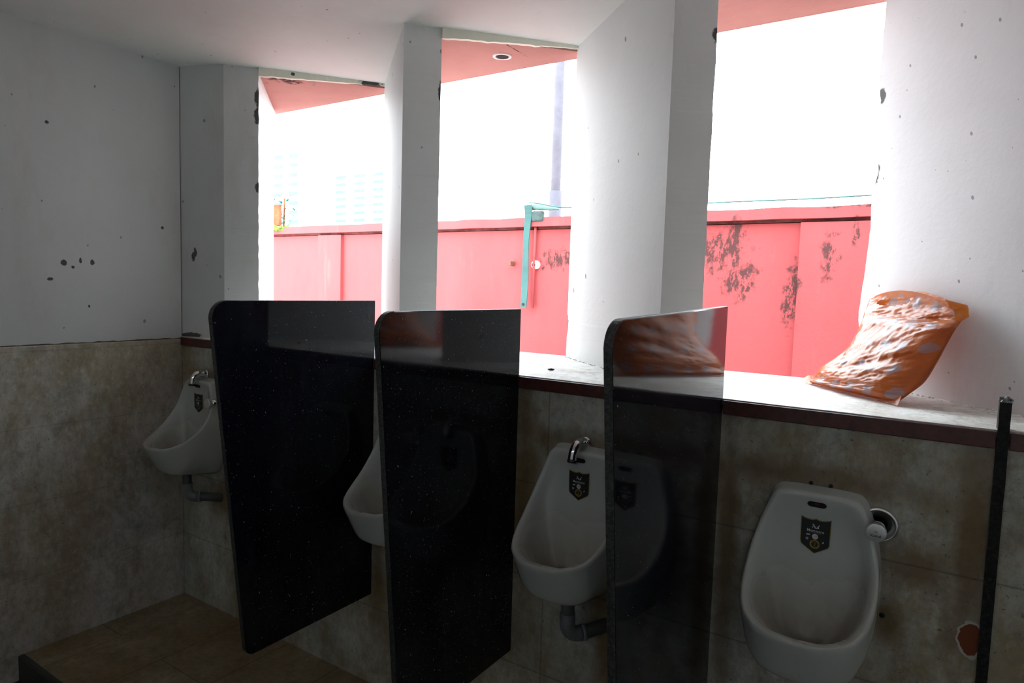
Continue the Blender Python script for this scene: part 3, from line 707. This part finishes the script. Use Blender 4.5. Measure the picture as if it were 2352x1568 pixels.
# ------------------------------------------------------------------ outdoors: yard, red boundary wall and what stands on it
o = link('floor', nbox((-70, 2.36, -.35), (30, 90, -.25)), M['asphalt']); struct(o)
root = empty('boundary_wall', (-2, 4.25, -.25), 'weathered red boundary wall outside the openings', 'wall')
bm = nbox((-10, -.05, 0), (9, .12, 2.18))
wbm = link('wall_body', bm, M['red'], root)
b2_ = bmesh.new(); prev = None
for i in range(241):
    x = -10+19*i/240; h = .006*noise.noise(Vector((x*4, 1, 2)))+.004*noise.noise(Vector((x*15, 1, 2)))
    ring = [b2_.verts.new((x, y, z)) for y, z in ((-.10, 2.20+h*.4), (-.10, 2.265+h), (.15, 2.275+h), (.15, 2.20))]
    if prev:
        for q in range(4): b2_.faces.new((prev[q], prev[(q+1) % 4], ring[(q+1) % 4], ring[q]))
    else: b2_.faces.new(ring)
    prev = ring
b2_.faces.new(prev[::-1])
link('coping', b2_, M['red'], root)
link('coping_joint', nbox((-10, -.062, 2.184), (9, .13, 2.201)), M['joint_dark'], root)  # thin dark red strip along the underside of the coping
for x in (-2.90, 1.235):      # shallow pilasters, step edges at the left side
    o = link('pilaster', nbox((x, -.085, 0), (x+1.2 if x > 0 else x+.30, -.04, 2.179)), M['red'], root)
# teal strap hanging from the coping
root = empty('teal_strap', (-2.60, 4.14, 1.36), 'teal flat strap hanging from the coping of the red wall in the middle opening', 'strap')
bm = bmesh.new(); prev = None
for i in range(25):
    t = i/24; z = .0+.74*t; x0 = -.055+.016*t; w = .050+(.012*max(0, (t-.65)/.35)); bow = .006*math.sin(t*7)
    y = -.005 if t < .93 else -.005-.02*(t-.93)/.07
    ring = [bm.verts.new((x0+bow*.4, y, z)), bm.verts.new((x0+w+bow, y, z)), bm.verts.new((x0+w+bow, y+.008, z)), bm.verts.new((x0+bow*.4, y+.008, z))]
    if prev:
        for q in range(4): bm.faces.new((prev[q], prev[(q+1) % 4], ring[(q+1) % 4], ring[q]))
    else: bm.faces.new(ring)
    prev = ring
bm.faces.new(prev[::-1]); link('strap_band', bm, M['teal'], root)
link('strap_screw', ntube([(-.030, -.012, .025), (-.030, .0, .025)], .009, 12), M['dark'], root)
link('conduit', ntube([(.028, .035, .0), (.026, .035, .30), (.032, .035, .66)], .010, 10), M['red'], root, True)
o = link('cement_patch', nbox((-2.585, 4.135, 1.985), (-2.49, 4.17, 2.060)), M['greengrey']); bevel(o, .012, 2); tag(o, 'dark grey green cement patch on the coping beside the teal strap', 'cement patch')
# pale green pipe and cable on the coping
root = empty('coping_pipe', (-2.58, 4.16, 2.07), 'pale green pipe end lying on the coping beside the teal strap', 'pipe')
link('pipe_body', ntube([(-.05, 0, .02), (.02, 0, .022), (.12, .01, .010), (.20, .02, .0)], [.024, .024, .018, .006], 12), M['teal_pale'], root, True)
o = link('coping_cable', ntube([(-2.60, 4.12, 2.12), (-2.50, 4.12, 2.105), (-2.36, 4.14, 2.078), (-2.2, 4.18, 2.075), (-1.7, 4.18, 2.063), (-1.2, 4.18, 2.066), (-.7, 4.18, 2.064), (-.2, 4.18, 2.07), (1.2, 4.18, 2.07)], .0045, 8, True, 4), M['teal'], None, True)
tag(o, 'thin teal cable running along the top of the red wall', 'cable')
# rust mark and pipe hole on the wall
o = link('rusty_bracket', nbox((-2.775, 4.145, 1.665), (-2.755, 4.20, 1.70)), M['rust']); bevel(o, .006, 2); tag(o, 'rusty iron stub on the red wall left of the teal strap', 'bracket')
root = empty('pipe_outlet', (-2.565, 4.19, 1.675), 'white round pipe outlet in the red wall right of the teal strap', 'pipe outlet')
link('outlet_ring', ntube([(0, .03, 0), (0, -.015, 0)], .032, 20), M['white_plastic'], root, True)
link('outlet_bore', ntube([(-.010, 0, 0), (-.010, -.020, 0)], .014, 14), M['dark'], root, True)
# grey pole rising behind the wall
root = empty('lamp_pole', (-2.60, 4.50, -.25), 'tall grey steel pole rising behind the red wall in the middle opening', 'pole')
link('pole', ntube([(0, 0, 0), (0, 0, 5.2)], .038, 20), M['steel_pole'], root, True)
link('pole_sleeve', ntube([(0, 0, 0), (0, 0, 2.50)], .050, 20), M['steel_pole'], root, True)
# plant, post and moss at the left end of the coping
root = empty('potted_shrub', (-5.60, 4.33, 2.02), 'small green shrub on the coping at the far left opening', 'plant')
bm = bmesh.new(); random.seed(5)
for i in range(90):
    p = Vector((random.uniform(-.12, .09), random.uniform(-.05, .05), random.uniform(.02, .33))); a = random.random()*6.28; l = random.uniform(.03, .06)
    d = Vector((math.cos(a), math.sin(a), random.uniform(-.4, .6)))*l; w = Vector((-math.sin(a), math.cos(a), .2))*l*.3
    bm.faces.new([bm.verts.new(q) for q in (p, p+d*.5+w, p+d, p+d*.5-w)])
link('foliage', bm, M['leaf'], root); link('stem', ntube([(0, 0, 0), (.01, 0, .3)], .008, 8), M['brown'], root, True)
o = link('rusty_post', nbox((-5.60, 4.20, 2.035), (-5.50, 4.23, 2.24)), M['brown']); bevel(o, .006); tag(o, 'rusty brown post standing on the coping in the far left opening', 'post')
bm = bmesh.new()
for i in range(60): bmesh.ops.create_icosphere(bm, subdivisions=1, radius=random.uniform(.008, .022), matrix=Matrix.Translation((random.uniform(-5.6, -5.33), random.uniform(4.13, 4.20), random.uniform(1.99, 2.02))))
o = link('moss', bm, M['moss']); tag(o, 'green moss on the coping in the far left opening', 'moss'); o['kind'] = 'stuff'

# pale tower blocks far away
def tower(x, y, w, d, h, floors, bays, label):
    root = empty('tower_block', (x, y, -.3), label, 'building', 'distant tower blocks')
    link('facade', nbox((0, 0, 0), (w, d, h)), M['facade'], root)
    for fl_ in range(floors):
        z = h*(fl_+.3)/floors
        for b in range(bays):
            bx = w*(b+.2)/bays
            link('window', nbox((bx, -.05, z), (bx+w*.55/bays, .05, z+h*.42/floors)), M['tower_glass'], root)
tower(-53.5, 40, 4.2, 4, 13.5, 16, 2, 'faint pale tower block seen through the far left opening, left of its neighbour')
tower(-47.5, 42, 7.0, 4, 11.5, 18, 3, 'faint wider pale block seen through the far left opening, right of the taller one')
